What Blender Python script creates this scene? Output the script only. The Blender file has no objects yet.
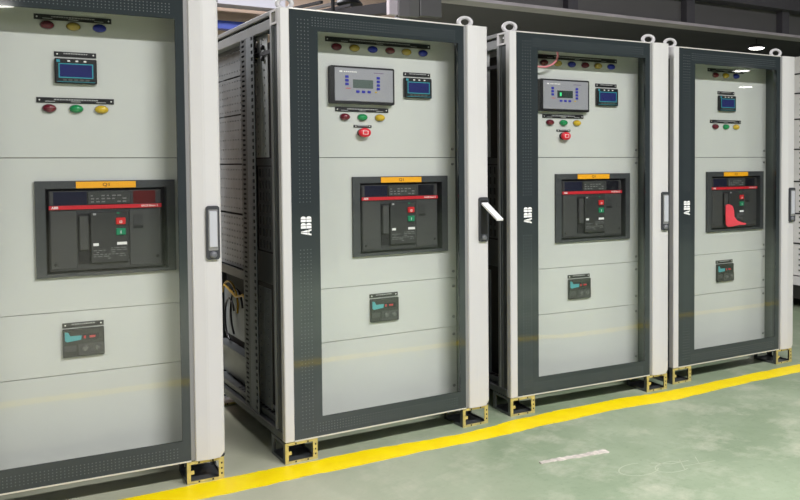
import bpy, bmesh, math, random
from mathutils import Vector, Matrix
random.seed(7)
S = bpy.context.scene
COL = S.collection

# ------------------------------------------------------------------ camera
F_PX, PPX, PPY = 842.2556, 113.02, -57.12
YAW, PITCH, ROLL = 0.5632, -0.0361, -0.0047
cy_, sy_, cp_, sp_ = math.cos(YAW), math.sin(YAW), math.cos(PITCH), math.sin(PITCH)
fw = Vector((sy_*cp_, cy_*cp_, sp_)); rt = Vector((cy_, -sy_, 0)); up = rt.cross(fw)
r2 = math.cos(ROLL)*rt + math.sin(ROLL)*up; u2 = -math.sin(ROLL)*rt + math.cos(ROLL)*up
cam_d = bpy.data.cameras.new('camera'); cam = bpy.data.objects.new('camera', cam_d); COL.objects.link(cam)
M = Matrix(((r2.x, u2.x, -fw.x), (r2.y, u2.y, -fw.y), (r2.z, u2.z, -fw.z))).to_4x4()
M.translation = Vector((-0.6521, -3.839, 1.3895))
cam.matrix_world = M
cam_d.sensor_width = 36; cam_d.lens = F_PX*36/800
cam_d.shift_x = -PPX/800; cam_d.shift_y = PPY/800
cam_d.clip_start = .05; cam_d.clip_end = 200
S.camera = cam

# ------------------------------------------------------------------ world, light, exposure
w = bpy.data.worlds.new('hall_air'); S.world = w; w.use_nodes = True
w.node_tree.nodes['Background'].inputs[0].default_value = (.9, .95, 1, 1)
w.node_tree.nodes['Background'].inputs[1].default_value = .25
S.view_settings.view_transform = 'Standard'; S.view_settings.look = 'None'
S.view_settings.gamma = 1; S.view_settings.use_curve_mapping = False
S.view_settings.exposure = -0.10
def area(name, loc, sx, sy, watt, rot=(0, 0, 0), col=(.985, .96, 1)):
    l = bpy.data.lights.new(name, 'AREA'); l.shape = 'RECTANGLE'; l.size = sx; l.size_y = sy
    l.energy = watt; l.color = col
    o = bpy.data.objects.new(name, l); COL.objects.link(o); o.location = loc; o.rotation_euler = rot
    return o
LAMP_Y, LAMP_Z = -4.4, 4.35
LAMPS = ((1.9, 640), (-4.5, 160), (8.6, 200))
for x, e in LAMPS:
    area('linear_lamp_light', (x, LAMP_Y, LAMP_Z-.02), 3.0, .26, e)
for x in (-4.0, 6.0):
    area('linear_lamp_light', (x, -14, 5.98), 3.0, .26, 300)
for x, y, e in ((-1.4, 2.6, 480), (2.5, 6.8, 160)):
    area('linear_lamp_light', (x, y, LAMP_Z-.02), 3.0, .26, e)

# ------------------------------------------------------------------ materials
MATS = {}
def mat(name, col, rough=.5, metal=0., spec=.5, noise=0., nscale=8., bump=0., bscale=60., emit=None, estr=0., coat=0.):
    if name in MATS: return MATS[name]
    m = bpy.data.materials.new(name); m.use_nodes = True; nt = m.node_tree
    b = nt.nodes['Principled BSDF']
    b.inputs['Base Color'].default_value = (*col, 1)
    b.inputs['Roughness'].default_value = rough; b.inputs['Metallic'].default_value = metal
    b.inputs['Specular IOR Level'].default_value = spec
    b.inputs['Coat Weight'].default_value = coat; b.inputs['Coat Roughness'].default_value = .03
    if emit: b.inputs['Emission Color'].default_value = (*emit, 1); b.inputs['Emission Strength'].default_value = estr
    tc = nt.nodes.new('ShaderNodeTexCoord')
    if noise:
        n = nt.nodes.new('ShaderNodeTexNoise'); n.inputs['Scale'].default_value = nscale; n.inputs['Detail'].default_value = 5
        nt.links.new(tc.outputs['Object'], n.inputs['Vector'])
        r = nt.nodes.new('ShaderNodeValToRGB')
        r.color_ramp.elements[0].position = .3; r.color_ramp.elements[1].position = .7
        r.color_ramp.elements[0].color = (*[c*(1-noise) for c in col], 1)
        r.color_ramp.elements[1].color = (*[min(1, c*(1+noise)) for c in col], 1)
        nt.links.new(n.outputs['Fac'], r.inputs['Fac']); nt.links.new(r.outputs['Color'], b.inputs['Base Color'])
    if bump:
        n = nt.nodes.new('ShaderNodeTexNoise'); n.inputs['Scale'].default_value = bscale
        nt.links.new(tc.outputs['Object'], n.inputs['Vector'])
        bp = nt.nodes.new('ShaderNodeBump'); bp.inputs['Strength'].default_value = bump; bp.inputs['Distance'].default_value = .002
        nt.links.new(n.outputs['Fac'], bp.inputs['Height']); nt.links.new(bp.outputs['Normal'], b.inputs['Normal'])
    MATS[name] = m; return m
def s(r, g, b):  # sRGB 0-255 -> linear
    return tuple(((c/255)/12.92 if c <= 10 else ((c/255+.055)/1.055)**2.4) for c in (r, g, b))

panel_m = mat('panel_paint', s(200, 203, 197), .42, noise=.02, nscale=3, bump=.05, bscale=300)
white_m = mat('white_profile', s(197, 196, 194), .38, noise=.015, nscale=2)
trim_m = mat('alu_trim', s(215, 213, 205), .3, .3)
groove_m = mat('groove_grey', s(128, 128, 127), .4)
dark_m = mat('printed_glass_border', s(48, 54, 56), .06, spec=.9)
dot_m = mat('border_dots', s(80, 87, 89), .3)
black_m = mat('black_plastic', s(18, 19, 20), .38, noise=.1, nscale=30)
acb_m = mat('breaker_grey', s(52, 53, 53), .5, noise=.04, nscale=20)
acb2_m = mat('breaker_face', s(62, 63, 62), .5, noise=.04, nscale=20)
acb3_m = mat('breaker_block', s(48, 49, 49), .42, noise=.04, nscale=20)
flange_m = mat('flange_grey', s(64, 67, 68), .42)
hdl_m = mat('handle_dark', s(54, 56, 60), .4)
lever_m = mat('lever_light', s(196, 198, 204), .3, .2)
leverw_m = mat('lever_white', s(245, 245, 245), .35)
zinc_m = mat('yellow_zinc', s(198, 184, 118), .4, .4, noise=.22, nscale=25)
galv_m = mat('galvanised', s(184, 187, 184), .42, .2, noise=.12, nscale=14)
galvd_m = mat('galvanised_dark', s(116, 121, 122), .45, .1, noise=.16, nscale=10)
steel_m = mat('frame_steel', s(150, 153, 152), .4, .5, noise=.08, nscale=8)
steeld_m = mat('frame_steel_dark', s(84, 88, 88), .45, .3, noise=.12, nscale=9)
blk_m = mat('flat_black', s(14, 14, 15), .7)
white_ink = mat('white_ink', s(235, 235, 232), .5)
grey_ink = mat('grey_ink', s(165, 167, 165), .5)
orange_m = mat('orange_tag', s(244, 172, 14), .5)
redbar_m = mat('red_bar', s(196, 32, 44), .4)
redbtn_m = mat('red_button', s(206, 36, 40), .4)
grnbtn_m = mat('green_button', s(10, 134, 92), .4)
ctl_m = mat('controller_face', s(150, 151, 156), .4)
lcd_m = mat('lcd_grey', s(92, 104, 100), .2)
lcdg_m = mat('lcd_dark', s(54, 66, 62), .2)
lcdb_m = mat('lcd_blue', s(42, 47, 98), .2, emit=s(48, 56, 140), estr=.05)
cyan_m = mat('cyan_line', s(48, 150, 165), .4)
teal_m = mat('teal_label', s(70, 160, 165), .45)
bluekey_m = mat('blue_key', s(34, 40, 168), .4)
keyg_m = mat('grey_key', s(86, 88, 84), .45)
win_m = mat('breaker_window', s(30, 31, 36), .15)
winb_m = mat('breaker_window_blue', s(34, 36, 52), .15)
win_refl_m = mat('breaker_window_red_reflection', s(88, 30, 30), .2)  # dark red reflection painted into the window colour
disp_m = mat('breaker_display', s(64, 66, 64), .25)
screw_m = mat('screw_steel', s(150, 152, 148), .3, .7)
peach_m = mat('peach_wall', s(232, 205, 184), .8, noise=.05, nscale=1.5)
blue_m = mat('crane_blue', s(38, 62, 150), .45)
duct_m = mat('duct_grey', s(160, 160, 168), .5)
beam_m = mat('beam_grey', s(118, 116, 117), .5, noise=.08, nscale=1.2)
flg_m = mat('beam_flange', s(214, 205, 212), .45, 0, noise=.12, nscale=3)
deck_m = mat('deck_dark', s(98, 95, 103), .7, noise=.15, nscale=.8)
hall_m = mat('hall_wall', s(160, 162, 166), .8, noise=.06, nscale=.7)
ceil_m = mat('hall_ceiling', s(118, 118, 120), .8, noise=.06, nscale=.6)
truss_m = mat('truss_black', s(40, 40, 46), .6)
lampm = mat('lamp_glow', (1, 1, 1), .5, emit=(1, .97, .92), estr=14)
tube_m = mat('tube_glow', (1, 1, 1), .5, emit=(1, .98, .95), estr=10)
redtag_m = mat('red_tag', s(238, 70, 84), .55, noise=.06, nscale=20)
pink_m = mat('pink_wire', s(226, 140, 146), .45)
ywire_m = mat('yellow_wire', s(190, 150, 40), .45)
bwire_m = mat('black_wire', s(24, 24, 26), .4)
paper_m = mat('torn_tape', s(206, 198, 188), .8, noise=.25, nscale=30)
chalk_m = mat('chalk', s(184, 193, 168), .9)
for nm, c in (('red', s(104, 14, 34)), ('yellow', s(208, 176, 32)), ('blue', s(26, 42, 150)), ('green', s(14, 142, 78))):
    mat('lens_'+nm, c, .16, spec=.6, coat=.4)
mat('lens_dimyellow', s(180, 158, 62), .16, spec=.6, coat=.4)
mat('estop_red', s(222, 34, 52), .3)

def glass():
    m = bpy.data.materials.new('door_glass'); m.use_nodes = True; nt = m.node_tree; nt.nodes.clear()
    out = nt.nodes.new('ShaderNodeOutputMaterial'); mix = nt.nodes.new('ShaderNodeMixShader')
    tr = nt.nodes.new('ShaderNodeBsdfTransparent'); tr.inputs[0].default_value = (.985, .99, .985, 1)
    gl = nt.nodes.new('ShaderNodeBsdfGlossy'); gl.inputs['Roughness'].default_value = .015
    fr = nt.nodes.new('ShaderNodeFresnel'); fr.inputs['IOR'].default_value = 1.52
    geo = nt.nodes.new('ShaderNodeNewGeometry'); mr = nt.nodes.new('ShaderNodeMapRange')   # same reflectance from both sides of the sheet
    mr.inputs['To Min'].default_value = 1.52; mr.inputs['To Max'].default_value = 1/1.52
    nt.links.new(geo.outputs['Backfacing'], mr.inputs['Value']); nt.links.new(mr.outputs['Result'], fr.inputs['IOR'])
    mu = nt.nodes.new('ShaderNodeMath'); mu.operation = 'MULTIPLY'; mu.inputs[1].default_value = 1.3; mu.use_clamp = True
    nt.links.new(fr.outputs[0], mu.inputs[0]); nt.links.new(mu.outputs[0], mix.inputs[0])
    nt.links.new(tr.outputs[0], mix.inputs[1]); nt.links.new(gl.outputs[0], mix.inputs[2]); nt.links.new(mix.outputs[0], out.inputs[0])
    return m
glass_m = glass()

def floor_mat():
    m = bpy.data.materials.new('green_epoxy'); m.use_nodes = True; nt = m.node_tree; b = nt.nodes['Principled BSDF']
    geo = nt.nodes.new('ShaderNodeTexCoord')
    def noise(sc, det=6, rough=.6):
        n = nt.nodes.new('ShaderNodeTexNoise'); n.inputs['Scale'].default_value = sc; n.inputs['Detail'].default_value = det
        n.inputs['Roughness'].default_value = rough; nt.links.new(geo.outputs['Object'], n.inputs['Vector']); return n
    def ramp(src, a, c0, z, c1):
        r = nt.nodes.new('ShaderNodeValToRGB'); r.color_ramp.elements[0].position = a; r.color_ramp.elements[1].position = z
        r.color_ramp.elements[0].color = (*c0, 1); r.color_ramp.elements[1].color = (*c1, 1)
        nt.links.new(src, r.inputs['Fac']); return r
    def mixc(fac, a, c, amount=1):
        mx = nt.nodes.new('ShaderNodeMix'); mx.data_type = 'RGBA'
        if amount != 1:
            mm = nt.nodes.new('ShaderNodeMath'); mm.operation = 'MULTIPLY'; mm.inputs[1].default_value = amount
            nt.links.new(fac, mm.inputs[0]); fac = mm.outputs[0]
        nt.links.new(fac, mx.inputs['Factor'])
        for sock, v in ((mx.inputs['A'], a), (mx.inputs['B'], c)):
            if isinstance(v, tuple): sock.default_value = (*v, 1)
            else: nt.links.new(v, sock)
        return mx.outputs['Result']
    base = ramp(noise(1.3).outputs['Fac'], .3, s(128, 146, 116), .7, s(160, 174, 146)).outputs['Color']
    worn = ramp(noise(3.2, 9, .7).outputs['Fac'], .5, (0, 0, 0), .72, (1, 1, 1)).outputs['Color']
    c = mixc(worn, base, s(196, 198, 176), .75)
    fine = ramp(noise(26, 8, .75).outputs['Fac'], .52, (0, 0, 0), .75, (1, 1, 1)).outputs['Color']
    c = mixc(fine, c, s(108, 124, 98), .45)
    # bare concrete-coloured paint towards the first cabinet
    sx = nt.nodes.new('ShaderNodeSeparateXYZ'); nt.links.new(geo.outputs['Object'], sx.inputs[0])
    nz = noise(1.7); ad = nt.nodes.new('ShaderNodeMath'); ad.operation = 'MULTIPLY_ADD'; ad.inputs[1].default_value = 1.1
    nt.links.new(nz.outputs['Fac'], ad.inputs[0]); nt.links.new(sx.outputs['X'], ad.inputs[2])
    old = ramp(ad.outputs[0], .0, (1, 1, 1), 1.0, (0, 0, 0))
    mr = nt.nodes.new('ShaderNodeMapRange'); mr.inputs['From Min'].default_value = 1.0; mr.inputs['From Max'].default_value = 2.0
    nt.links.new(ad.outputs[0], mr.inputs['Value']); nt.links.new(mr.outputs['Result'], old.inputs['Fac'])
    c = mixc(old.outputs['Color'], c, s(182, 182, 160), .75)
    nt.links.new(c, b.inputs['Base Color'])
    rr = nt.nodes.new('ShaderNodeMapRange'); rr.inputs['To Min'].default_value = .28; rr.inputs['To Max'].default_value = .5
    nt.links.new(noise(5).outputs['Fac'], rr.inputs['Value']); nt.links.new(rr.outputs['Result'], b.inputs['Roughness'])
    b.inputs['Specular IOR Level'].default_value = .35
    return m
floor_m = floor_mat()
yellow_m = mat('yellow_line_paint', s(255, 224, 0), .45, noise=.07, nscale=9)

# ------------------------------------------------------------------ mesh helpers
class MB:
    def __init__(self): self.v = []; self.f = []; self.sm = []
    def add(self, vs, fs, smooth=False):
        o = len(self.v); self.v += [tuple(p) for p in vs]; self.f += [tuple(i+o for i in f) for f in fs]; self.sm += [smooth]*len(fs); return self
    def box(self, x0, x1, y0, y1, z0, z1):
        return self.add([(x0,y0,z0),(x1,y0,z0),(x1,y1,z0),(x0,y1,z0),(x0,y0,z1),(x1,y0,z1),(x1,y1,z1),(x0,y1,z1)],
                        [(0,3,2,1),(4,5,6,7),(0,1,5,4),(1,2,6,5),(2,3,7,6),(3,0,4,7)])
    def cbox(self, x0, x1, y0, y1, z0, z1, c=.003):
        bm = bmesh.new(); bmesh.ops.create_cube(bm, size=1)
        for v in bm.verts: v.co = Vector(((x0+x1)/2+v.co.x*(x1-x0), (y0+y1)/2+v.co.y*(y1-y0), (z0+z1)/2+v.co.z*(z1-z0)))
        bmesh.ops.bevel(bm, geom=bm.edges[:], offset=c, segments=1, affect='EDGES')
        bm.verts.index_update(); self.add([v.co for v in bm.verts], [[v.index for v in f.verts] for f in bm.faces]); bm.free(); return self
    def frame(self, x0, x1, z0, z1, l, r, t, b, y0, y1):
        self.box(x0, x0+l, y0, y1, z0, z1); self.box(x1-r, x1, y0, y1, z0, z1)
        self.box(x0+l, x1-r, y0, y1, z1-t, z1); self.box(x0+l, x1-r, y0, y1, z0, z0+b); return self
    def prism(self, pts, y0, y1):  # outline in x,z extruded along y
        n = len(pts); vs = [(x, y0, z) for x, z in pts]+[(x, y1, z) for x, z in pts]
        return self.add(vs, [tuple(range(n)), tuple(range(2*n-1, n-1, -1))]+[(i, i+n, (i+1) % n+n, (i+1) % n) for i in range(n)])
    def rrect(self, x0, x1, z0, z1, r, y0, y1, seg=4):
        pts = []
        for cx, cz, a0 in ((x1-r, z1-r, 0), (x0+r, z1-r, 90), (x0+r, z0+r, 180), (x1-r, z0+r, 270)):
            for k in range(seg+1):
                a = math.radians(a0+90*k/seg); pts.append((cx+r*math.cos(a), cz+r*math.sin(a)))
        return self.prism(pts, y0, y1)
    def lathe(self, prof, n=20, sx=1, sz=1):  # profile (radius, y) around the y axis, from front cap to back
        vs = []; fs = []
        for r, y in prof:
            for k in range(n):
                a = 2*math.pi*k/n; vs.append((r*sx*math.cos(a), y, r*sz*math.sin(a)))
        for i in range(len(prof)-1):
            for k in range(n):
                k2 = (k+1) % n; fs.append((i*n+k, i*n+k2, (i+1)*n+k2, (i+1)*n+k))
        self.add(vs, fs, True); self.add([vs[k] for k in range(n)], [tuple(range(n-1, -1, -1))], True); return self
    def tube(self, pts, r, n=6, smooth=True):
        vs = []; fs = []; pts = [Vector(p) for p in pts]
        for i, p in enumerate(pts):
            d = (pts[min(i+1, len(pts)-1)]-pts[max(i-1, 0)]).normalized()
            a = d.orthogonal().normalized(); b = d.cross(a)
            if i and (a-pa).length > 1: a = pa-d*pa.dot(d); a.normalize(); b = d.cross(a)
            elif i: a = (pa-d*pa.dot(d)).normalized(); b = d.cross(a)
            pa = a
            for k in range(n):
                t = 2*math.pi*k/n; vs.append(p+r*(math.cos(t)*a+math.sin(t)*b))
        for i in range(len(pts)-1):
            for k in range(n):
                k2 = (k+1) % n; fs.append((i*n+k, i*n+k2, (i+1)*n+k2, (i+1)*n+k))
        m = (len(pts)-1)*n
        fs += [tuple(range(n-1, -1, -1)), tuple(range(m, m+n))]
        return self.add(vs, fs, smooth)
    def torus(self, c, R, r, ax=0., n=24, m=10):  # ring standing upright, turned by ax about z
        vs = []; fs = []
        for i in range(n):
            a = 2*math.pi*i/n
            for k in range(m):
                t = 2*math.pi*k/m; q = R+r*math.cos(t)
                x, y, z = q*math.cos(a), r*math.sin(t), q*math.sin(a)
                vs.append((c[0]+x*math.cos(ax)-y*math.sin(ax), c[1]+x*math.sin(ax)+y*math.cos(ax), c[2]+z))
        for i in range(n):
            for k in range(m):
                fs.append((i*m+k, i*m+(k+1) % m, ((i+1) % n)*m+(k+1) % m, ((i+1) % n)*m+k))
        return self.add(vs, fs, True)
    def mesh(self, name, m):
        me = bpy.data.meshes.new(name); me.from_pydata(self.v, [], self.f); me.update()
        bm = bmesh.new(); bm.from_mesh(me); bmesh.ops.recalc_face_normals(bm, faces=bm.faces[:]); bm.to_mesh(me); bm.free()
        me.polygons.foreach_set('use_smooth', self.sm); me.materials.append(m); return me
CACHE = {}
def obj(name, mb, m, parent=None, loc=None, key=None, label=None, kind=None):
    if key and key in CACHE: me = CACHE[key]
    else:
        me = (mb() if callable(mb) else mb).mesh(name, m)
        if key: CACHE[key] = me
    o = bpy.data.objects.new(name, me); COL.objects.link(o); o.parent = parent
    if loc: o.location = loc
    if label: o['label'] = label
    if kind: o['kind'] = kind
    return o
def empty(name, loc, rz, label, cat, group=None):
    o = bpy.data.objects.new(name, None); COL.objects.link(o); o.location = loc; o.rotation_euler = (0, 0, rz); o.empty_display_size = .1
    return tag(o, label, cat, group)
def tag(o, label, cat, group=None):
    o['label'] = label; o['category'] = cat
    if group: o['group'] = group
    return o
def struct(name, mb, m, label):
    o = obj(name, mb, m); o['kind'] = 'structure'; o['label'] = label; return o
def text_mesh(name, txt, size, m, parent, x, y, z, offset=0., sx=1.):
    key = ('text', txt, size, offset, sx)
    if key not in CACHE:
        cu = bpy.data.curves.new('t', 'FONT'); cu.body = txt; cu.size = size; cu.align_x = 'CENTER'; cu.align_y = 'CENTER'
        cu.offset = offset; cu.resolution_u = 3
        t = bpy.data.objects.new('t', cu); COL.objects.link(t)
        me = bpy.data.meshes.new_from_object(t.evaluated_get(bpy.context.evaluated_depsgraph_get()))
        bpy.data.objects.remove(t); bpy.data.curves.remove(cu)
        for v in me.vertices: v.co = Vector((v.co.x*sx, 0, v.co.y))
        me.materials.clear(); me.materials.append(m); me.name = name; CACHE[key] = me
    o = bpy.data.objects.new(name, CACHE[key]); COL.objects.link(o); o.parent = parent; o.location = (x, y, z); return o

# ------------------------------------------------------------------ the hall
struct('floor', MB().box(-16, 36, -26, 13, -.1, 0), floor_m, 'worn green epoxy factory floor')
struct('wall_back', MB().box(-16, 36, 9, 9.2, 0, 6.5), peach_m, 'pale peach factory wall behind the cabinets')
struct('wall_front', MB().box(-16, 36, -26.2, -26, 0, 6.5), hall_m, 'grey wall on the far side of the hall')
struct('wall_left', MB().box(-16.2, -16, -26, 13, 0, 6.5), hall_m, 'grey end wall of the hall')
struct('wall_right', MB().box(36, 36.2, -26, 13, 0, 6.5), hall_m, 'grey end wall at the right of the hall')
struct('ceiling', MB().box(-16, 36, -26, 13, 6.5, 6.7), ceil_m, 'high grey hall ceiling')

def wob(pts, n=6, amp=.012):
    out = []
    for (x0, y0), (x1, y1) in zip(pts, pts[1:]):
        for k in range(n):
            t = k/n; out.append((x0+(x1-x0)*t, y0+(y1-y0)*t+random.uniform(-amp, amp)*(0 if k == 0 else 1)))
    out.append(pts[-1]); return out
def floor_band(name, lo, hi, z, m):
    n = min(len(lo), len(hi)); mb = MB()
    a = [(*p, 0) for p in lo]; b = [(*p, 0) for p in hi]
    def at(poly, x):
        for p, q in zip(poly, poly[1:]):
            if p[0] <= x <= q[0]: return p[1]+(q[1]-p[1])*(x-p[0])/max(1e-6, q[0]-p[0])
        return poly[-1][1] if x > poly[-1][0] else poly[0][1]
    xs = sorted(set([round(p[0], 4) for p in lo]+[round(p[0], 4) for p in hi]))
    vs = []; fs = []
    for x in xs: vs += [(x, at(lo, x), z), (x, at(hi, x), z), (x, at(lo, x), 0.0003), (x, at(hi, x), 0.0003)]
    for i in range(len(xs)-1):
        j = 4*i; fs += [(j, j+4, j+5, j+1), (j, j+2, j+6, j+4), (j+1, j+5, j+7, j+3)]
    mb.add(vs, fs); return obj(name, mb, m)
lo = wob([(-6, -.235), (.08, -.230), (.33, -.233), (.56, -.220), (.79, -.225), (1.08, -.211), (1.41, -.223), (1.61, -.221), (1.81, -.197), (1.97, -.202), (2.22, -.187), (2.4, -.186), (2.75, -.225), (3.11, -.203), (3.48, -.186), (3.84, -.19), (9, -.2)], 7, .005)
hi = wob([(-6, -.06), (-.04, -.057), (.23, -.047), (.38, -.044), (.61, -.055), (.88, -.045), (1.12, -.067), (1.36, -.087), (1.6, -.067), (1.76, -.034), (1.92, -.03), (2.1, -.023), (2.54, -.028), (2.7, -.057), (3.03, -.063), (3.51, -.05), (4.02, -.049), (9, -.05)], 7, .005)
tag(floor_band('floor_line', lo, hi, .0015, yellow_m), 'yellow painted floor line along the feet of the cabinets', 'floor marking', 'yellow floor lines')
lo2 = wob([(-8, -1.94), (-1, -1.93), (.5, -1.95), (1.6, -1.93), (2.6, -1.84), (3.2, -1.72), (4.2, -1.78), (5.4, -1.74), (12, -1.75)], 8, .01)
hi2 = wob([(-8, -1.80), (-1, -1.80), (.5, -1.81), (1.6, -1.79), (2.6, -1.70), (3.2, -1.58), (4.2, -1.64), (5.4, -1.6), (12, -1.6)], 8, .01)
tag(floor_band('floor_line', lo2, hi2, .0015, yellow_m), 'yellow floor line across the aisle, seen only as a reflection in the glass doors', 'floor marking', 'yellow floor lines')

# torn tape and chalk scribble on the floor
pa, pb = Vector((1.50, -.652)), Vector((1.86, -.697)); dirv = (pb-pa); nrm = Vector((-dirv.y, dirv.x)).normalized()
vs = []; N = 26
for i in range(N+1):
    t = i/N; c = pa+dirv*t
    for sgn in (-1, 1):
        q = c+nrm*sgn*(.013+random.uniform(-.004, .004)+.005*t); vs.append((q.x, q.y, .004+random.uniform(0, .003)))
nb = len(vs); vs += [(x, y, .0006) for x, y, z in vs]
fs = []
for i in range(N):
    j = 2*i; fs += [(j, j+1, j+3, j+2), (nb+j, nb+j+2, nb+j+3, nb+j+1), (j, j+2, nb+j+2, nb+j), (j+1, nb+j+1, nb+j+3, j+3)]
fs += [(0, nb, nb+1, 1), (2*N, 2*N+1, nb+2*N+1, nb+2*N)]
tag(obj('tape_strip', MB().add(vs, fs), paper_m), 'torn strip of whitish tape lying on the green floor', 'tape')
mb = MB()
def ribbon(pts, wd):
    vs = []; fs = []
    for i, p in enumerate(pts):
        a = Vector(pts[max(i-1, 0)]); b = Vector(pts[min(i+1, len(pts)-1)]); d = (b-a).normalized(); n = Vector((-d.y, d.x))*wd
        vs += [(p[0]+n.x, p[1]+n.y, .0012), (p[0]-n.x, p[1]-n.y, .0012)]
    for i in range(len(pts)-1): fs.append((2*i, 2*i+1, 2*i+3, 2*i+2))
    mb.add(vs, fs)
def arc(cx, cy, rx, ry, a0, a1, n=14): return [(cx+rx*math.cos(math.radians(a0+(a1-a0)*k/n)), cy+ry*math.sin(math.radians(a0+(a1-a0)*k/n))) for k in range(n+1)]
ribbon(arc(1.83, -.96, .10, .07, 60, 330), .003); ribbon(arc(1.98, -1.02, .09, .06, 20, 300), .003)
ribbon([(1.93, -.93), (2.0, -.99), (2.1, -1.0)], .004); ribbon([(2.0, -1.08), (2.07, -.97), (2.11, -1.06), (2.16, -.98)], .0025)
ribbon([(2.02, -1.04), (2.2, -1.07)], .0025)
tag(obj('chalk_scribble', mb, chalk_m), 'pale chalk scribble on the green floor right of the tape', 'scribble')

# mezzanine steel at the back
bY = 3.0
tag_b = empty('steel_beam', (3.0, bY, 2.88), 0, 'long grey steel beam of the mezzanine above the cabinets', 'beam')
obj('web', MB().box(-.10, 22, .08, .10, .03, .30), beam_m, tag_b)
obj('bottom_flange', MB().box(-.10, 22, -.02, .20, 0, .03), flg_m, tag_b)
obj('top_flange', MB().box(-.10, 22, -.10, .28, .30, .55), deck_m, tag_b)
for x in (1.38, 2.98, 4.53, 6.1, 7.7):
    obj('stiffener', MB().box(-.06, .06, -.01, .08, .03, .30), deck_m, tag_b, (x, 0, 0), key='stiff')
tag(obj('mezzanine_deck', MB().add([(2.7,3.3,3.0),(25,3.3,3.0),(25,8.6,3.0),(4.9,8.6,3.0),(2.7,3.3,3.3),(25,3.3,3.3),(25,8.6,3.3),(4.9,8.6,3.3)], [(0,3,2,1),(4,5,6,7),(0,1,5,4),(1,2,6,5),(2,3,7,6),(3,0,4,7)]), deck_m), 'dark underside of the mezzanine deck behind the beam', 'deck')
tag(obj('partition', MB().box(5.1, 25, 8.0, 8.19, 0, 2.99), deck_m), 'dark partition wall under the mezzanine', 'partition')
t = empty('panel_stack', (2.42, 3.05, 2.70), 0, 'grey upright panels beside the end of the mezzanine beam', 'panel')
obj('panel', MB().box(0, .08, 0, .06, .0, .6), flg_m, t); obj('panel', MB().box(.085, .19, -.02, .05, -.01, .6), beam_m, t)
obj('panel', MB().box(.195, .29, 0, .06, .0, .6), mat('pg', s(128, 128, 126), .5), t); obj('panel', MB().box(.295, .50, -.03, .05, .01, .6), mat('pg2', s(106, 106, 106), .5), t)
# black beam running back, crane rail, duct, roof trusses at upper left
def stick(a, b, r):   # square bar between two points, carried past both ends
    a, b = Vector(a), Vector(b); d = (b-a)*.25; return MB().tube([a-d*2, b], r, 4, False)
tag(obj('roof_beam', stick((2.74, 5, 3.02), (2.88, 3.25, 2.868), .075), truss_m), 'thick black roof beam running back towards the peach wall', 'beam')
tag(obj('crane_rail', MB().box(-10, 12, 8.6, 8.78, 3.32, 3.435), blue_m), 'blue crane rail in front of the peach wall', 'rail')
tag(obj('duct', MB().rrect(-3, 3.1, 3.60, 3.80, .04, 8.2, 8.5), duct_m), 'light grey duct high on the peach wall', 'duct')
for i, (p0, p1) in enumerate((((2.46, 6, 3.20), (2.50, 5, 3.13)), ((2.62, 6, 3.20), (2.66, 5, 3.13)), ((2.80, 6, 3.20), (2.84, 5, 3.13)))):
    tag(obj('purlin', stick(p0, p1, .022), truss_m if i != 1 else beam_m), ['thin dark roof purlin nearest the white lifting eye', 'thin grey roof purlin in the middle of the three', 'thin dark roof purlin nearest the thick black beam'][i], 'purlin', 'roof purlins')
tag(obj('hanger_rod', MB().tube([(2.365, 4.3, 2.7), (2.365, 4.3, 3.9)], .018), truss_m), 'short black hanger rod above the second cabinet', 'rod')
tag(obj('hanging_lamp', MB().lathe([(.02, -.2), (.05, -.14), (.16, -.02), (.17, 0)], 16), truss_m), 'small black lamp shade hanging before the peach wall', 'lamp')
o = bpy.data.objects['hanging_lamp']; o.rotation_euler = (-math.pi/2, 0, 0); o.location = (3.2, 6.0, 3.33)

# round high-bay lamps
def bay(x, y, z, label):
    r = empty('bay_lamp', (x, y, z), 0, label, 'lamp', 'round bay lamps')
    h = obj('housing', lambda: MB().lathe([(.09, -.045), (.13, -.03), (.14, 0)], 20), deck_m, r, key='bayh'); h.rotation_euler = (-math.pi/2, 0, 0)
    d = obj('diffuser', lambda: MB().lathe([(.02, .02), (.10, .014), (.13, .002)], 20), lampm, r, key='bayd'); d.rotation_euler = (-math.pi/2, 0, 0)
    r.scale = (.75, .75, 1)
    obj('cord', lambda: MB().tube([(0, 0, .04), (0, 0, .115)], .006), truss_m, r, key='bayc')
    return r
bay(8.05, 3.9, 2.885, 'glowing round lamp hanging under the mezzanine, above the last cabinet')
for x, y, l in ((21.5, -16.6, 'glowing bay lamp across the hall, reflected low in the last glass door'), (26.4, -20.9, 'farthest glowing bay lamp across the hall, reflected in the last glass door'),
                (-1.1, -15.5, 'glowing bay lamp across the hall, reflected at the top of the first glass door')):
    r = bay(x, y, 4.5, l); r.scale = (2.2, 2.2, 1)
    obj('rod', MB().tube([(0, 0, .11), (0, 0, 2.0)], .006), truss_m, r)
# linear lamps carrying the main light
for i, (x, y) in enumerate([(x, LAMP_Y) for x, e in LAMPS]+[(-4., -14.), (6., -14.), (-1.4, 2.6), (2.5, 6.8)]):
    r = empty('linear_lamp', (x, y, 6.0 if y == -14. else LAMP_Z), 0, ['linear ceiling lamp above the aisle before the third cabinet', 'linear ceiling lamp above the aisle left of the first cabinet', 'linear ceiling lamp above the aisle beyond the last cabinet', 'linear ceiling lamp far across the hall, left one', 'linear ceiling lamp far across the hall, right one', 'linear ceiling lamp behind the cabinets, left one', 'linear ceiling lamp behind the cabinets, right one'][i], 'lamp', 'linear lamps')
    obj('housing', lambda: MB().box(-1.55, 1.55, -.16, .16, .005, .09), white_m, r, key='lin')
    for k in (-1.1, 1.1): obj('hanger', lambda: MB().tube([(0, 0, .09), (0, 0, .49 if y == -14. else 2.14)], .01), truss_m, r, (k, 0, 0), key='linh%d' % (y == -14.))

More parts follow.
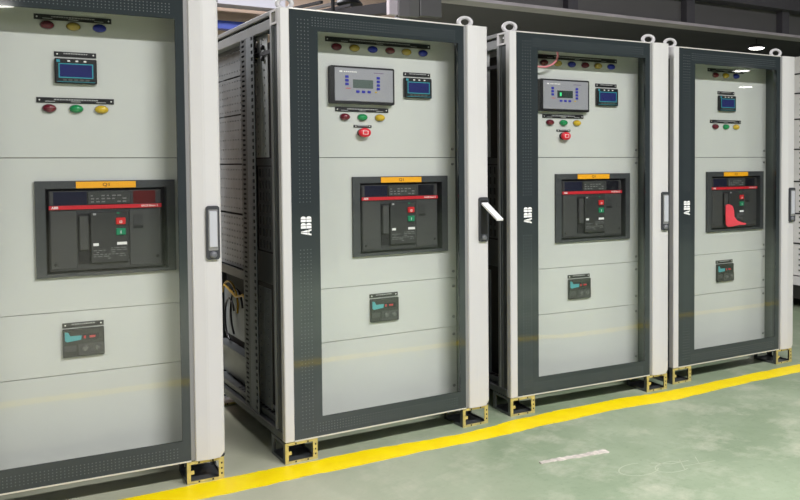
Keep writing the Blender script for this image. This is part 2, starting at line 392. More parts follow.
# cabinet row end seen past the right edge
r = empty('background_cabinet', (5.8, .9, 0), 0, 'light perforated cabinet side half hidden past the last cabinet', 'cabinet')
obj('body', MB().box(0, 1.1, 0, 1.5, .32, 2.36), mat('pale_side', s(208, 207, 203), .5, noise=.05), r); obj('base', MB().box(-.0, 1.1, .02, 1.48, .1, .22), black_m, r)
obj('sill', MB().box(-.02, 1.12, -.01, 1.5, .23, .31), white_m, r); obj('foot', MB().box(.02, .2, .05, .25, 0, .1), zinc_m, r); obj('foot', MB().box(.02, .2, 1.2, 1.45, 0, .1), zinc_m, r)
for z in (.62, .9, 1.2, 1.5, 1.78, 2.02, 2.2): obj('seam', lambda: MB().box(-.006, 0, .02, 1.48, -.006, .006), blk_m, r, (0, 0, z), key='bgseam')
mb = MB()
for i in range(40):
    for k in range(18): mb.box(-.004, -.0005, .06+k*.08, .075+k*.08, .36+i*.05, .375+i*.05)
obj('perforation', mb, steeld_m, r, kind='stuff')

# ------------------------------------------------------------------ the cabinets
W, D, ZB, ZT = 1.1095, 1.35, .1, 2.1
PY = .15           # face of the inner panels
X0, X1 = .045, .968
GX0, GX1, GZ0, GZ1 = .181, .934, .195, 2.004
def dome(rx, rz, h, n=18):
    return MB().lathe([(.001, -h), (.35, -h*.97), (.7, -h*.8), (.92, -h*.5), (1, -h*.2), (1, 0)], n, rx, rz)

def letterA(x, z, wd, h, mb, g):
    def P(a): return [(x+u*wd, z+v*h) for u, v in a]
    m = .5-g/wd/2; n = .5+g/wd/2; zc = .36
    mb.prism(P([(0, 0), (.26, 0), (.26+.0, 0), (.34, zc-.05), (.10, zc-.05)]), -.0012, .0002)
    mb.prism(P([(1, 0), (.74, 0), (.66, zc-.05), (.90, zc-.05)]), -.0012, .0002)
    mb.prism(P([(.115, zc), (m, zc), (m, 1), (.36, 1)]), -.0012, .0002)
    mb.prism(P([(.885, zc), (n, zc), (n, 1), (.64, 1)]), -.0012, .0002)
    mb.prism(P([(.30, .19), (m, .19), (m, zc-.05), (.30, zc-.05)]), -.0012, .0002)
    mb.prism(P([(.70, .19), (n, .19), (n, zc-.05), (.70, zc-.05)]), -.0012, .0002)
def letterB(x, z, wd, h, mb, g):
    m = x+wd*.5
    for z0, z1 in ((z, z+h*.5-g/2), (z+h*.5+g/2, z+h)):
        mb.prism([(x, z0), (m-g/2, z0), (m-g/2, z1), (x, z1)], -.0012, .0002)
        hh = (z1-z0)/2; rr = wd*.5-g/2
        pts = [(m+g/2, z0)]+[(m+g/2+rr*.35+rr*.65*math.cos(math.radians(a)), (z0+z1)/2+hh*math.sin(math.radians(a))) for a in range(-90, 91, 22)]+[(m+g/2, z1)]
        mb.prism(pts, -.0012, .0002)
def logo():
    mb = MB(); wd, h, g = .026, .05, .0025
    letterA(-.045, -h/2, .029, h, mb, g); letterB(-.012, -h/2, wd, h, mb, g); letterB(.018, -h/2, wd, h, mb, g)
    mb.v = [(-z, y, x) for x, y, z in mb.v]   # turned to read upwards
    return mb

def make_door(root, k, open_handle):
    def border(): return MB().frame(X0, X1, ZB+.006, ZT-.006, GX0-X0, X1-GX1, ZT-.006-GZ1, GZ0-ZB-.006, 0, .012)
    d = obj('door', border, dark_m, root, key='door', label='dark printed glass border of the door')
    obj('glass_pane', lambda: MB().box(GX0, GX1, .001, .007, GZ0, GZ1), glass_m, d, key='pane', label='clear glass pane')
    def back(): return MB().frame(X0+.002, X1-.002, ZB+.01, ZT-.01, .11, .022, .07, .06, .0125, .035)
    obj('door_frame', back, steeld_m, d, key='dback')
    obj('hinge_profile', lambda: MB().cbox(0, X0, -.003, .04, ZB, ZT, .004), white_m, d, key='hinge', label='narrow white hinge profile')
    obj('trim', lambda: MB().box(X0, X1, -.003, .012, ZT-.006, ZT), trim_m, d, key='trimt'); obj('trim', lambda: MB().box(X0, X1, -.003, .012, ZB, ZB+.006), trim_m, d, key='trimb')
    obj('seal', lambda: MB().box(X1, X1+.016, .0, .03, ZB+.003, ZT-.002), groove_m, d, key='seal')
    def prof():   # bent section, closed, extruded in z with clipped outer corner
        sec = [(X1+.017, .0), (X1+.021, -.006), (1.035, -.013), (1.045, -.0135), (1.098, -.009), (W-.003, -.004), (W, .003), (W, .04), (X1+.017, .04)]
        n = len(sec); vs = []; fs = []
        zs = (ZB, ZB+.022, ZT-.012, ZT)
        for j, z in enumerate(zs):
            for x, y in sec: vs.append((min(x, W-.022) if j == 0 and x > W-.02 else x, y, z))
        for j in range(3):
            for i in range(n): fs.append((j*n+i, j*n+(i+1) % n, (j+1)*n+(i+1) % n, (j+1)*n+i))
        fs += [tuple(range(n-1, -1, -1)), tuple(range(3*n, 4*n))]
        return MB().add(vs, fs)
    obj('handle_profile', prof, white_m, d, key='hprof', label='wide white handle profile with a soft ridge')
    obj('corner_cap', lambda: MB().cbox(W-.024, W-.001, -.002, .035, ZB+.0, ZB+.014, .004), hdl_m, d, key='cc1')
    obj('corner_cap', lambda: MB().cbox(W-.026, W+.001, -.006, .035, ZT-.012, ZT+.002, .003), groove_m, d, key='cc2')
    # perforation dots of the printed border
    def dots():
        mb = MB(); q = .0042
        def dot(x, z, a=q, b=q): mb.box(x-a/2, x+a/2, -.0006, .0002, z-b/2, z+b/2)
        nz = 112
        for c in range(4):
            for i in range(nz):
                z = ZB+.05+i*(ZT-ZB-.1)/(nz-1)
                if 1.0 < z < 1.2: continue
                dot(.085+c*.0165, z)
        for rr in range(4):
            for i in range(54):
                x = .155+i*.0143
                dot(x, ZT-.036-rr*.0125); dot(x, ZB+.028+rr*.0125)
        return mb
    obj('dot_pattern', dots, dot_m, d, key='dots', kind='stuff')
    obj('logo_lettering', logo, white_ink, d, (.113, 0, 1.10), key='logo', label='white upright ABB lettering')
    # swing handle
    obj('handle_housing', lambda: MB().rrect(1.042, 1.098, .975, 1.208, .012, -.026, -.006), hdl_m, d, key='hh')
    obj('handle_recess', lambda: MB().rrect(1.050, 1.090, 1.015, 1.192, .004, -.0275, -.02), blk_m if open_handle else groove_m, d, key='hr%d' % open_handle)
    obj('lock_cylinder', lambda: MB().lathe([(.004, -.034), (.014, -.033), (.016, -.024)], 16), mat('lock_grey', s(104, 106, 110), .4), d, (1.070, 0, .996), key='lock')
    if open_handle:
        mb = MB(); a = Vector((1.070, -.03, 1.176)); b = Vector((1.081, -.162, 1.096))
        ux = Vector((1, 0, 0)); dr = (b-a).normalized(); nn = ux.cross(dr).normalized()*.005
        vs = []
        for p in (a, b):
            for sx, sn in ((-1, -1), (1, -1), (1, 1), (-1, 1)): vs.append(p+ux*.019*sx+nn*sn)
        mb.add(vs, [(0, 1, 2, 3), (7, 6, 5, 4), (0, 4, 5, 1), (1, 5, 6, 2), (2, 6, 7, 3), (3, 7, 4, 0)])
        obj('handle_lever', mb, leverw_m, d, label='white lever swung out from its housing')
    else:
        obj('handle_lever', lambda: MB().cbox(1.053, 1.087, -.034, -.0275, 1.028, 1.186, .003), lever_m, d, key='lever', label='pale grey lever closed flat')
    return d

def nameplate(root, x0, x1, zc, h=.022, marks=2, seed=1):
    p = obj('nameplate', lambda: MB().box(0, x1-x0, -.004, 0, -h/2, h/2), black_m, root, (x0, PY, zc), key=('np', round(x1-x0, 3), h))
    for x in (.011, x1-x0-.011):
        obj('rivet', lambda: MB().lathe([(.001, -.0058), (.0032, -.0055), (.0035, -.004)], 8), white_ink, p, (x, 0, 0), key='rivet')
    rnd = random.Random(seed); mb = MB(); L = x1-x0; x = L*.22
    while x < L*.78:
        wd = rnd.uniform(.004, .010); mb.box(x, x+wd, -.0046, -.004, .0005, .0055); x += wd+.002
    if L > .2:
        for c in (.17, .5, .83): mb.box(L*c-.018, L*c+.018, -.0046, -.004, -.0065, -.0035)
    obj('lettering', mb, grey_ink, p, kind='stuff')
    return p
def lamp(root, x, z, colour):
    b = obj('indicator_lamp', lambda: MB().lathe([(.0235, -.006), (.027, -.004), (.0275, 0)], 20, 1, .68), groove_m, root, (x, PY, z), key='bezel')
    obj('lens', lambda: dome(.0262, .0172, .020), MATS['lens_'+colour], b, (0, -.004, 0), key='lens'+colour)
def meter(root, x, z, v):
    m = obj('power_meter', lambda: MB().cbox(-.078, .078, -.022, 0, -.052, .050, .003), black_m, root, (x, PY, z), key='meter')
    obj('screen_rim', lambda: MB().frame(-.064, .064, -.030, .030, .004, .004, .004, .004, -.0235, -.022), cyan_m, m, key='mrim')
    obj('screen', lambda: MB().box(-.060, .060, -.0228, -.022, -.026, .026), lcdb_m, m, key='mscr', label='blue display')
    for k in range(3): obj('indicator_dot', lambda: MB().box(-.005, .005, -.0232, -.022, -.003, .003), white_ink, m, (-.026+k*.03, 0, .040), key='mdot')
    for k in range(5): obj('key', lambda: MB().box(-.007, .007, -.0235, -.022, -.004, .004), cyan_m if False else keyg_m, m, (-.042+k*.021, 0, -.038), key='mkey')
    obj('underline', lambda: MB().box(-.07, .07, -.0228, -.022, -.0465, -.0445), cyan_m, m, key='mul')
    obj('corner_mark', lambda: MB().box(-.071, -.058, -.0228, -.022, .034, .045), cyan_m, m, key='mcm')
def controller(root, x, z, lit):
    c = obj('generator_controller', lambda: MB().rrect(-.171, .171, -.092, .092, .008, -.03, 0), black_m, root, (x, PY, z), key='ctl')
    obj('faceplate', lambda: MB().cbox(-.150, .162, -.0335, -.03, -.079, .083, .002), ctl_m, c, key='ctlf', label='grey faceplate')
    obj('screen', lambda: MB().box(-.055, .052, -.0345, -.0333, -.014, .028), lcdg_m if lit else lcd_m, c, key='ctls%d' % lit, label='small display')
    if lit: obj('display_mark', lambda: MB().box(-.038, -.026, -.0350, -.0345, -.004, .016), mat('lcd_green', s(60, 210, 130), .4, emit=s(60, 210, 130), estr=.5), c)
    for kx, kz in [(-.087, .040), (-.087, .022), (-.087, .004), (.080, .040), (.080, .022), (.080, .004), (.080, -.014), (-.030, -.031), (0, -.031), (.030, -.031)]:
        obj('key', lambda: MB().cbox(-.009, .009, -.0365, -.0335, -.006, .006, .0012), bluekey_m, c, (kx, 0, kz), key='ckey')
    obj('red_mark', lambda: MB().box(-.093, -.068, -.034, -.0333, -.018, -.015), redbar_m, c, key='cred')
    obj('yellow_key', lambda: MB().box(.062, .072, -.0352, -.0333, -.034, -.028), MATS['lens_yellow'], c, key='cyk')
    def let():
        mb = MB(); mb.box(-.125, -.110, -.0339, -.0333, .061, .068)
        for i in range(7): mb.box(-.102+i*.010, -.095+i*.010, -.0339, -.0333, .062, .067)
        return mb
    obj('lettering', let, white_ink, c, key='clet', kind='stuff')
    def let2():
        mb = MB()
        for i in range(6): mb.box(.058+i*.009, .0645+i*.009, -.0339, -.0333, .062, .066)
        return mb
    obj('lettering', let2, mat('purple_ink', s(104, 70, 120), .5), c, key='clet2', kind='stuff')
def estop(root, x, z):
    e = obj('emergency_stop', lambda: MB().lathe([(.020, -.017), (.022, -.004), (.026, 0)], 20, 1.1, .8), blk_m, root, (x, PY, z), key='esb')
    obj('mushroom_head', lambda: MB().lathe([(.001, -.040), (.6, -.039), (.9, -.036), (1, -.031), (.97, -.023), (.6, -.017)], 22, .033, .0235), MATS['estop_red'], e, key='esh', label='red mushroom push button')
    obj('arrow_ring', lambda: MB().frame(-.014, .014, -.009, .009, .003, .003, .002, .002, -.0412, -.039), white_ink, e, key='esr')
def relay(root, x, z):   # lower small device
    m = obj('protection_relay', lambda: MB().cbox(-.078, .078, -.018, 0, -.059, .059, .003), black_m, root, (x, PY, z), key='rel')
    obj('teal_label', lambda: MB().prism([(-.070, .012), (-.062, .006), (-.010, .012), (-.008, .030), (-.050, .030), (-.058, .046), (-.070, .048)], -.0188, -.018), teal_m, m, key='relt', label='teal label')
    obj('screen', lambda: MB().box(-.004, .058, -.0188, -.018, .010, .034), win_m, m, key='rels')
    obj('digit', lambda: MB().box(.0, .008, -.0192, -.0188, .016, .028), MATS['red_bar'], m, key='reld'); obj('digit', lambda: MB().box(.022, .044, -.0192, -.0188, .018, .027), redbar_m, m, key='reld2')
    obj('cover', lambda: MB().cbox(-.020, .076, -.022, -.018, -.054, -.004, .002), acb_m, m, key='relc')
    for k in (.006, .05): obj('knob', lambda: MB().lathe([(.006, -.027), (.011, -.026), (.012, -.022)], 12), keyg_m, m, (k, 0, -.026), key='relk')
    obj('side_label', lambda: MB().box(-.072, -.028, -.0186, -.018, -.035, -.010), acb2_m, m, key='relsl')

def breaker(root, dx, red_refl):
    x0, x1, z0, z1 = .405, .943, .922, 1.3215
    b = obj('circuit_breaker', lambda: MB().frame(x0, x1, z0, z1, 0.038, .034, .032, .014, PY-.016, PY+.05), flange_m, root, (dx, 0, 0), key='acb', label='dark grey flange of the circuit breaker')
    bx0, bx1, bz0, bz1 = x0+.050, x1-.055, z0+.022, z1-.040; fy = PY-.002
    obj('recess', lambda: MB().box(x0+.038, x1-.034, PY+.0455, PY+.05, z0+.014, z1-.032), blk_m, b, key='acbr')
    obj('body', lambda: MB().cbox(bx0, bx1, fy, PY+.045, bz0, bz1, .003), acb_m, b, key='acbb', label='breaker body')
    zb = 1.211; h = bz1-bz0; wd = bx1-bx0
    obj('red_bar', lambda: MB().box(bx0, bx1, fy-.006, fy+.001, zb-.009, zb+.007), redbar_m, b, key='acbbar', label='red stripe')
    text_mesh('lettering', 'ABB', .014, white_ink, b, bx0+.022, fy-.0065, zb-.001, .0004)
    text_mesh('lettering', 'SACE Emax 2', .012, white_ink, b, bx1-.048, fy-.0065, zb-.001, .0002)
    X = lambda t: bx0+t*wd
    obj('window', lambda: MB().box(X(.04), X(.325), fy-.002, fy, zb+.010, bz1-.006), winb_m, b, key='acbw1')
    obj('display', lambda: MB().cbox(X(.335), X(.715), fy-.008, fy, zb+.009, bz1-.004, .002), disp_m, b, key='acbd', label='breaker trip unit display')
    obj('window', lambda: MB().box(X(.74), X(.945), fy-.002, fy, zb+.010, bz1-.006), win_refl_m if red_refl else win_m, b, key='acbw2%d' % red_refl)  # first breaker's right window carries the painted red reflection
    def marks():
        mb = MB(); rnd = random.Random(3)
        for i in range(7):
            for j in range(3):
                if rnd.random() < .75:
                    xx = X(.36)+i*(wd*.047); zz = zb+.018+j*.013; mb.box(xx, xx+wd*rnd.uniform(.018, .036), fy-.0086, fy-.008, zz, zz+.0055)
        return mb
    obj('display_print', marks, mat('dim_ink', s(112, 114, 112), .5), b, key='acbm', kind='stuff')
    for q in (.015, .965): obj('side_strip', lambda: MB().box(0, .010, fy-.003, fy, zb+.012, bz1-.01), acb2_m, b, (X(q), 0, 0), key='acbss')
    obj('left_face', lambda: MB().cbox(X(.01), X(.235), fy-.004, fy, bz0+.01, zb-.014, .002), acb2_m, b, key='acblf')
    obj('right_face', lambda: MB().cbox(X(.70), X(.99), fy-.004, fy, bz0+.01, zb-.014, .002), acb2_m, b, key='acbrf')
    obj('lever_slot', lambda: MB().box(X(.245), X(.345), fy-.003, fy, bz0+.028, zb-.028), blk_m, b, key='acbls')
    obj('charging_lever', lambda: MB().cbox(X(.252), X(.335), fy-.016, fy-.002, bz0+.085, zb-.036, .004), acb2_m, b, key='acbcl', label='breaker charging lever')
    obj('center_block', lambda: MB().cbox(X(.35), X(.69), fy-.014, fy, bz0+.028, zb-.024, .003), acb3_m, b, key='acbcb')
    zt = zb-.024; hh = zt-(bz0+.028); Z = lambda t: zt-t*hh
    obj('off_button', lambda: MB().cbox(X(.575), X(.662), fy-.022, fy-.014, Z(.25), Z(.115), .0025), redbtn_m, b, key='acbo', label='red off button')
    obj('on_button', lambda: MB().cbox(X(.575), X(.662), fy-.022, fy-.014, Z(.46), Z(.325), .0025), grnbtn_m, b, key='acbn', label='green on button')
    obj('button_mark', lambda: MB().frame(X(.607), X(.630), Z(.22), Z(.175), .002, .002, .002, .002, fy-.0226, fy-.022), white_ink, b, key='acbo2')
    obj('button_mark', lambda: MB().box(X(.615), X(.621), fy-.0226, fy-.022, Z(.43), Z(.37)), white_ink, b, key='acbn2')
    obj('status_flag', lambda: MB().box(X(.375), X(.402), fy-.0148, fy-.014, Z(.055), Z(.015)), grey_ink, b, key='acbsf')
    obj('status_flag', lambda: MB().box(X(.585), X(.61), fy-.0148, fy-.014, Z(.035), Z(.01)), grnbtn_m, b, key='acbsf2')
    obj('rating_plate', lambda: MB().box(X(.372), X(.42), fy-.0148, fy-.014, Z(.66), Z(.605)), white_ink, b, key='acbrp')
    obj('rating_plate', lambda: MB().box(X(.583), X(.672), fy-.0148, fy-.014, Z(.655), Z(.60)), white_ink, b, key='acbrp2')
    def prt():
        mb = MB(); rnd = random.Random(5)
        for j in range(6):
            xx = X(.372)
            while xx < X(.66):
                q = wd*rnd.uniform(.015, .05)
                if rnd.random() < .7: mb.box(xx, min(xx+q, X(.67)), fy-.0146, fy-.014, Z(.72+j*.04), Z(.702+j*.04))
                xx += q+wd*.012
        return mb
    obj('label_print', prt, mat('dim_ink', s(112, 114, 112), .5), b, key='acbp', kind='stuff')
    obj('counter_window', lambda: MB().box(X(.735), X(.825), fy-.0052, fy-.004, Z(.345), Z(.285)), blk_m, b, key='acbcw')
    obj('cover_plate', lambda: MB().cbox(X(.735), X(.825), fy-.0055, fy-.004, Z(.27), Z(.06), .001), acb_m, b, key='acbcp')
    for q in ((.05, bz0+.03), (.955, bz0+.045)): obj('screw', lambda: MB().lathe([(.004, -.007), (.006, -.0065), (.0065, -.004)], 10), blk_m, b, (X(q[0]), fy, q[1]), key='acbscr')
    o = obj('tag_plate', lambda: MB().box(.556, .785, PY-.019, PY-.016, 1.2905, 1.3175), orange_m, b, key='acbtag', label='orange tag plate reading Q1')
    text_mesh('tag_lettering', 'Q1', .019, mat('brown_ink', s(96, 56, 10), .5), b, .671, PY-.0196, 1.304, .0003, 1.25)

def foot():
    mb = MB(); w_, h, t = .155, .098, .005
    mb.frame(0, w_, 0, h, .016, .022, .012, .012, 0, t); mb.box(.014, .030, .001, .006, .042, .058); return mb
def foot_body():
    mb = MB(); w_, d_, h, t = .155, .2, .098, .005
    mb.frame(0, w_, 0, h, .020, .020, .014, .014, d_-t, d_)
    for x in (0, w_-t):
        mb.box(x, x+t, t, .03, 0, h); mb.box(x, x+t, d_-.03, d_-t, 0, h); mb.box(x, x+t, .03, d_-.03, 0, .014); mb.box(x, x+t, .03, d_-.03, h-.014, h)
    mb.box(t, w_-t, t, d_-t, 0, .003); mb.box(t, w_-t, t, d_-t, h-.003, h); return mb
def foot_holes():
    mb = MB(); w_, h = .155, .098
    for x, z in [(w_-.010, .026), (w_-.010, .049), (w_-.010, .072), (.05, .007), (.108, .007), (.05, h-.007), (.108, h-.007)]: mb.box(x-.0035, x+.0035, -.0008, .0002, z-.004, z+.004)
    return mb

def ladder(x, y0, y1, s0, s1, z0, z1, pitch, slot):   # upright strip with real slots: two strips joined by rungs
    mb = MB(); t = .004; mb.box(x, x+t, y0, s0, z0, z1); mb.box(x, x+t, s1, y1, z0, z1); z = z0
    while z < z1:
        mb.box(x, x+t, s0, s1, z, min(z+pitch-slot, z1)); z += pitch
    return mb
def plate(x, y0, y1, z0, z1, cols, rows, hy, hz):      # sheet with rows of real holes
    mb = MB(); t = .003
    cy = [y0+(y1-y0)*(k+.5)/cols for k in range(cols)]; cz = [z0+(z1-z0)*(k+.5)/rows for k in range(rows)]
    e = y0
    for c in cy: mb.box(x, x+t, e, c-hy/2, z0, z1); e = c+hy/2
    mb.box(x, x+t, e, y1, z0, z1)
    for c in cy:
        e = z0
        for q in cz: mb.box(x, x+t, c-hy/2, c+hy/2, e, q-hz/2); e = q+hz/2
        mb.box(x, x+t, c-hy/2, c+hy/2, e, z1)
    return mb

def interior(root, k):
    for z0, z1, nm in ((2.078, 2.1, 't'), (2.018, 2.066, 'u')):
        obj('top_rail', lambda: MB().cbox(0 if nm == 't' else .006, .05, .135, D-.02, z0, z1, .003), steel_m, root, key='rail'+nm)
    obj('rail_groove', lambda: MB().box(.012, .05, .135, D-.02, 2.066, 2.078), blk_m, root, key='railg')
    obj('bottom_rail', lambda: MB().cbox(0, .05, .05, D-.02, .1, .138, .003), steeld_m, root, key='brail'); obj('bottom_rail', lambda: MB().cbox(.02, .06, .135, D-.02, .145, .175, .003), steeld_m, root, key='brail2')
    obj('corner_post', lambda: MB().cbox(.004, .05, .092, .135, .138, 2.03, .004), steeld_m, root, key='cpost', label='front corner post')
    obj('post_edge', lambda: MB().box(.0, .006, .112, .135, .138, 2.03), steel_m, root, key='cpe')
    def corner():
        mb = MB(); mb.box(0, .04, .03, .05, 2.03, 2.098); mb.box(0, .04, .112, .135, 2.03, 2.098); mb.box(0, .04, .05, .112, 2.088, 2.098); mb.box(0, .04, .05, .112, 2.03, 2.04); return mb
    obj('corner_bracket', corner, white_m, root, key='cornb', label='pale corner bracket with a square hole')
    obj('corner_bolt', lambda: MB().tube([(.01, .08, 2.065), (.04, .08, 2.065)], .014, 8), screw_m, root, key='cbolt')
    obj('dark_gap_strip', lambda: MB().box(.008, .04, .0405, .092, .14, 2.03), steeld_m, root, key='dark_gap_strip')  # dark strip standing in for the shaded gap between door and post
    obj('slotted_upright', lambda: ladder(.002, .40, .52, .408, .440, .14, 2.018, .0335, .018), steel_m if False else galvd_m, root, key='up1', label='grey slotted upright')
    obj('upright_backing', lambda: MB().box(.008, .011, .40, .52, .14, 2.018), blk_m, root, key='up1b')
    obj('slotted_upright', lambda: ladder(.004, .528, .628, .555, .60, .14, 2.018, .025, .011), steeld_m, root, key='up2', label='dark slotted upright')
    obj('upright_backing', lambda: MB().box(.010, .013, .528, .628, .14, 2.018), blk_m, root, key='up2b')
    for (ya, yb) in ((.285, .385), (.392, .505)):
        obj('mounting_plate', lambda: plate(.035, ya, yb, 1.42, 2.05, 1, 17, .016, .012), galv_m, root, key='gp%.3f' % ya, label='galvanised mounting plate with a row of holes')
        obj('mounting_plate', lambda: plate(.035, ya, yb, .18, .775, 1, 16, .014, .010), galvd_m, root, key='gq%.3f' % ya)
    obj('slotted_plate', lambda: plate(.036, .16, .46, .96, 1.375, 6, 7, .020, .040), steeld_m, root, key='slp', label='dark plate with long slots')
    obj('blank_plate', lambda: MB().box(.037, .040, .16, .5, .80, .95), steeld_m, root, key='blp'); obj('blank_plate', lambda: MB().box(.037, .040, .16, .5, 1.38, 1.415), steeld_m, root, key='blp2')
    obj('strap', lambda: MB().box(.027, .034, .15, .52, 1.915, 1.935), blk_m, root, key='strap')
    for q in (.335, .45):
        for z in (1.955, 1.90): obj('strap_bolt', lambda: MB().tube([(.02, 0, 0), (.034, 0, 0)], .012, 8), blk_m, root, (0, q, z), key='sbolt')
    obj('plate_backing', lambda: MB().box(.10, .104, .16, 1.3, .15, 2.0), blk_m, root, key='pbk')
    zs = (2.03, 1.862, 1.655, 1.387, 1.116)
    for i in range(4):
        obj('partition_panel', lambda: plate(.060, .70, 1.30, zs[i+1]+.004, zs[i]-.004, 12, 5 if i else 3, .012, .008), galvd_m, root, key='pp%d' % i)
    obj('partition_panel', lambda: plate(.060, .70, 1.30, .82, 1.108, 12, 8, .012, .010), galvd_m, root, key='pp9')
    obj('cable_tray', lambda: MB().box(.03, .09, .66, 1.3, .775, .80).box(.03, .034, .66, 1.3, .80, .822), steeld_m, root, key='tray')
    obj('equipment_plate', lambda: MB().box(.085, .09, .66, 1.3, .40, .66), galvd_m, root, key='eqp'); obj('cable_tray', lambda: MB().box(.03, .09, .66, 1.3, .33, .36), steeld_m, root, key='tray2')
    obj('lower_panel', lambda: MB().box(.07, .075, .66, 1.3, .178, .325), steeld_m, root, key='lowp')
    if k == 2:
        def arcw(yc, zc, ry, rz, a0, a1, x): return [(x, yc+ry*math.cos(math.radians(a0+(a1-a0)*i/14)), zc+rz*math.sin(math.radians(a0+(a1-a0)*i/14))) for i in range(15)]
        obj('cable', MB().tube(arcw(1.10, .60, .16, .12, 20, 200, .06), .006), ywire_m, root, label='yellow cable loop')
        obj('cable', MB().tube(arcw(.98, .55, .12, .14, -60, 160, .065), .006), bwire_m, root); obj('cable', MB().tube(arcw(1.12, .50, .1, .12, -90, 150, .065), .006), bwire_m, root)
        obj('cable', MB().tube([(.05, .70, .64), (.05, .8, .68), (.055, .95, .65), (.06, 1.2, .69)], .007), ywire_m, root)
    obj('base_plate', lambda: MB().box(.06, W-.05, .16, D-.03, .15, .155), galvd_m, root, key='basep')
    def bs():
        mb = MB()
        for i in range(14): mb.box(.026, .052, .16+i*.05, .19+i*.05, .1752, .1758)
        return mb
    obj('rail_slots', bs, blk_m, root, key='rails', kind='stuff')

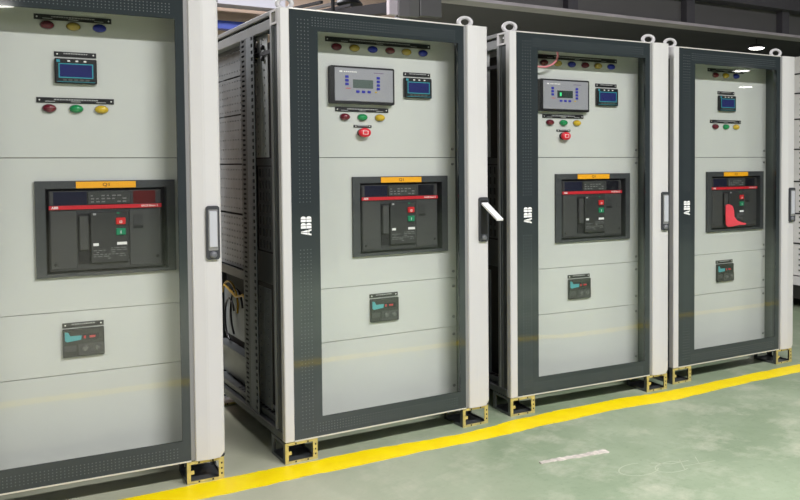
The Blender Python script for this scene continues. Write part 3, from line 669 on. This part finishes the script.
SCREWS = ((2.044, 1.463), (1.383, .807), (.728, .563), (.468, .188))
def cabinet(k, X, Y, a, dx, label):
    r = empty('switchgear_cabinet', (X, Y, 0), a, label, 'cabinet', 'row of switchgear cabinets')
    make_door(r, k, 1 if k == 2 else 0)
    # shell
    obj('top_frame', lambda: MB().box(.05, W-.003, .05, .13, 2.08, 2.1).box(.05, W-.003, D-.08, D, 2.08, 2.1).box(W-.08, W-.003, .13, D-.08, 2.08, 2.1), white_m, r, key='topc')
    if k == 1: obj('top_cover', lambda: MB().box(.004, W-.08, .13, D-.08, 2.08, 2.1), white_m, r)
    obj('side_panel', lambda: MB().box(W-.018, W-.004, .045, D, .1, 2.079), steeld_m, r, key='sidep')
    obj('back_panel', lambda: MB().box(.05, W-.02, D-.015, D, .1, 2.079), steeld_m, r, key='backp')
    obj('front_sill', lambda: MB().box(.06, W-.02, .042, .10, .102, .125), steeld_m, r, key='sill'); obj('front_header', lambda: MB().box(.06, W-.02, .06, .12, 2.062, 2.079), steeld_m, r, key='header')
    obj('rear_floor_mask', lambda: MB().box(.16, W-.17, D-.06, D-.04, .002, .0995), steeld_m, r, key='rpl')  # added bar, hides the lit floor behind so the underside stays dark
    obj('inner_post', lambda: MB().cbox(1.012, 1.088, .045, .2, .126, 2.06, .004), mat('post_grey', s(112, 119, 118), .45), r, key='ipost', label='inner right post')
    if k == 1: obj('side_panel', lambda: MB().box(.002, .016, .045, D, .1, 2.079), steeld_m, r, key='sidepl')
    else: interior(r, k)
    for x in (.0, W-.16):
        for y in (.0, D-.21):
            f = obj('foot', foot, zinc_m, r, (x, y+.001, 0), key='foot', label='yellow zinc-plated steel corner foot')
            obj('foot_body', foot_body, steeld_m, f, key='footb', label='grey steel sides of the foot, darkened for the shade inside')  # dark colour stands in for the unlit inside of the foot
            obj('bolt_holes', foot_holes, blk_m, f, key='fh', kind='stuff')
    for x in (.06, 1.035):
        e = obj('lifting_eye', lambda: eye().add(*cyl((0, 0), .017, 0, .012)), white_m, r, (x, .10, ZT), key='eye', label='white lifting eye')
    # four inner front panels with screws
    seams = (2.058, 1.417, .775, .510, .128)
    for i in range(4):
        if i == 1: p = obj('front_panel', MB().frame(.10, 1.0, seams[2]+.0014, seams[1]-.0014, 0.335+dx, .085-dx, .122, .154, PY, PY+.02), panel_m, r)
        else: p = obj('front_panel', lambda: MB().cbox(.10, 1.0, PY, PY+.02, seams[i+1]+.0014, seams[i]-.0014, .0012), panel_m, r, key='fp%d' % i)
        for z in SCREWS[i]:
            for x in (.118, .983): obj('screw', lambda: MB().lathe([(.001, -.006), (.005, -.0055), (.0075, -.003), (.008, 0)], 12, 1.15, 1), screw_m, p, (x, PY, z), key='screw')
    obj('panel_backing', lambda: MB().box(.10, 1.0, PY+.056, PY+.06, .128, 2.058), blk_m, r, key='pback')
    # instruments
    if k in (2, 3):
        nameplate(r, .275+dx, .852+dx, 1.994, .024, seed=k)
        for x, c in zip((.333, .427, .524, .620, .713, .808), ('red', 'dimyellow', 'blue', 'red', 'dimyellow', 'blue')): lamp(r, x+dx, 1.959, c)
        controller(r, .459+dx, 1.7735, k == 3)
        mx = .772+dx
        nameplate(r, .322+dx, .607+dx, 1.655, seed=k+5)
        for x, c in zip((.372, .465, .560), ('red', 'green', 'yellow')): lamp(r, x+dx, 1.618, c)
        nameplate(r, .418+dx, .514+dx, 1.573, .012, seed=k+9); estop(r, .466+dx, 1.541)
    else:
        e = .035 if k == 4 else 0
        nameplate(r, .418+dx, .705+dx+(.05 if k == 4 else 0), 1.994, .022, seed=k)
        for x, c in zip((.465, .561, .659), ('red', 'dimyellow' if k == 1 else 'yellow', 'blue')): lamp(r, x+dx+e*.6, 1.962, c)
        nameplate(r, .420+dx+e*.6, .708+dx+e*.6, 1.655, seed=k+5)
        for x, c in zip((.466, .565, .660), ('red', 'green', 'yellow')): lamp(r, x+dx+e*.6, 1.621, c)
        mx = .566+dx+e*.6
    nameplate(r, mx-.078, mx+.078, 1.846, .020, seed=20+k); meter(r, mx, 1.777, k)
    breaker(r, dx, 1 if k == 1 else 0)
    rx = .572+dx+(.005 if k == 4 else 0)
    nameplate(r, rx-.078, rx+.078, .717, .020, seed=30+k); relay(r, rx, .643)
    return r
def eye():
    mb = MB().torus((0, 0, 0), .029, .0105, 0); a = -.50
    mb.v = [(1.12*x*math.cos(a)-y*math.sin(a), 1.12*x*math.sin(a)+y*math.cos(a), z*.84+.034) for x, y, z in mb.v]
    return mb
def cyl(c, rad, z0, z1, n=12):
    vs = [(c[0]+rad*math.cos(2*math.pi*i/n), c[1]+rad*math.sin(2*math.pi*i/n), z) for z in (z0, z1) for i in range(n)]
    return vs, [(i, (i+1) % n, (i+1) % n+n, i+n) for i in range(n)]+[tuple(range(n, 2*n))], False

C1 = cabinet(1, -.8779, -.0187, -.0257, 0, 'nearest grey switchgear cabinet at the left edge, cut off by the frame')
C2 = cabinet(2, .5038, -.0348, .0303, 0, 'switchgear cabinet with the white door lever swung open and its left side open')
C3 = cabinet(3, 1.7639, .0197, -.0359, -.019, 'switchgear cabinet with a controller panel and a loose pink wire behind its glass')
C4 = cabinet(4, 2.9668, .0338, -.0022, .020, 'farthest switchgear cabinet with a red tag hanging on its breaker')

def in_cab(o, c): o.matrix_world = c.matrix_basis @ Matrix.Identity(4)
# loose pink wire inside cabinet three
mb = MB().tube([(.20, .10, 1.935), (.25, .09, 1.926), (.29, .085, 1.927), (.33, .08, 1.943), (.355, .08, 1.966), (.366, .08, 1.99), (.366, .085, 2.02), (.36, .10, 2.055)], .006, 8)
o = tag(obj('wire', mb, pink_m), 'loose pink wire hanging behind the glass of the third cabinet', 'wire'); in_cab(o, C3)
# red tag on the breaker of cabinet four: soft bent sheet
pts = [(.592, 1.098), (.618, 1.104), (.650, 1.092), (.662, 1.060), (.664, 1.02), (.686, .992), (.722, .978), (.752, .972), (.744, .962), (.70, .963), (.655, .953), (.615, .951), (.596, .966), (.592, 1.03)]
mb = MB().prism(pts, .096, .100); mb.v = [(x-.012, y+.022*math.cos((x-.6)*14), z) for x, y, z in mb.v]
o = tag(obj('warning_tag', mb, redtag_m), 'bright red tag hanging on the breaker of the farthest cabinet', 'tag'); in_cab(o, C4)
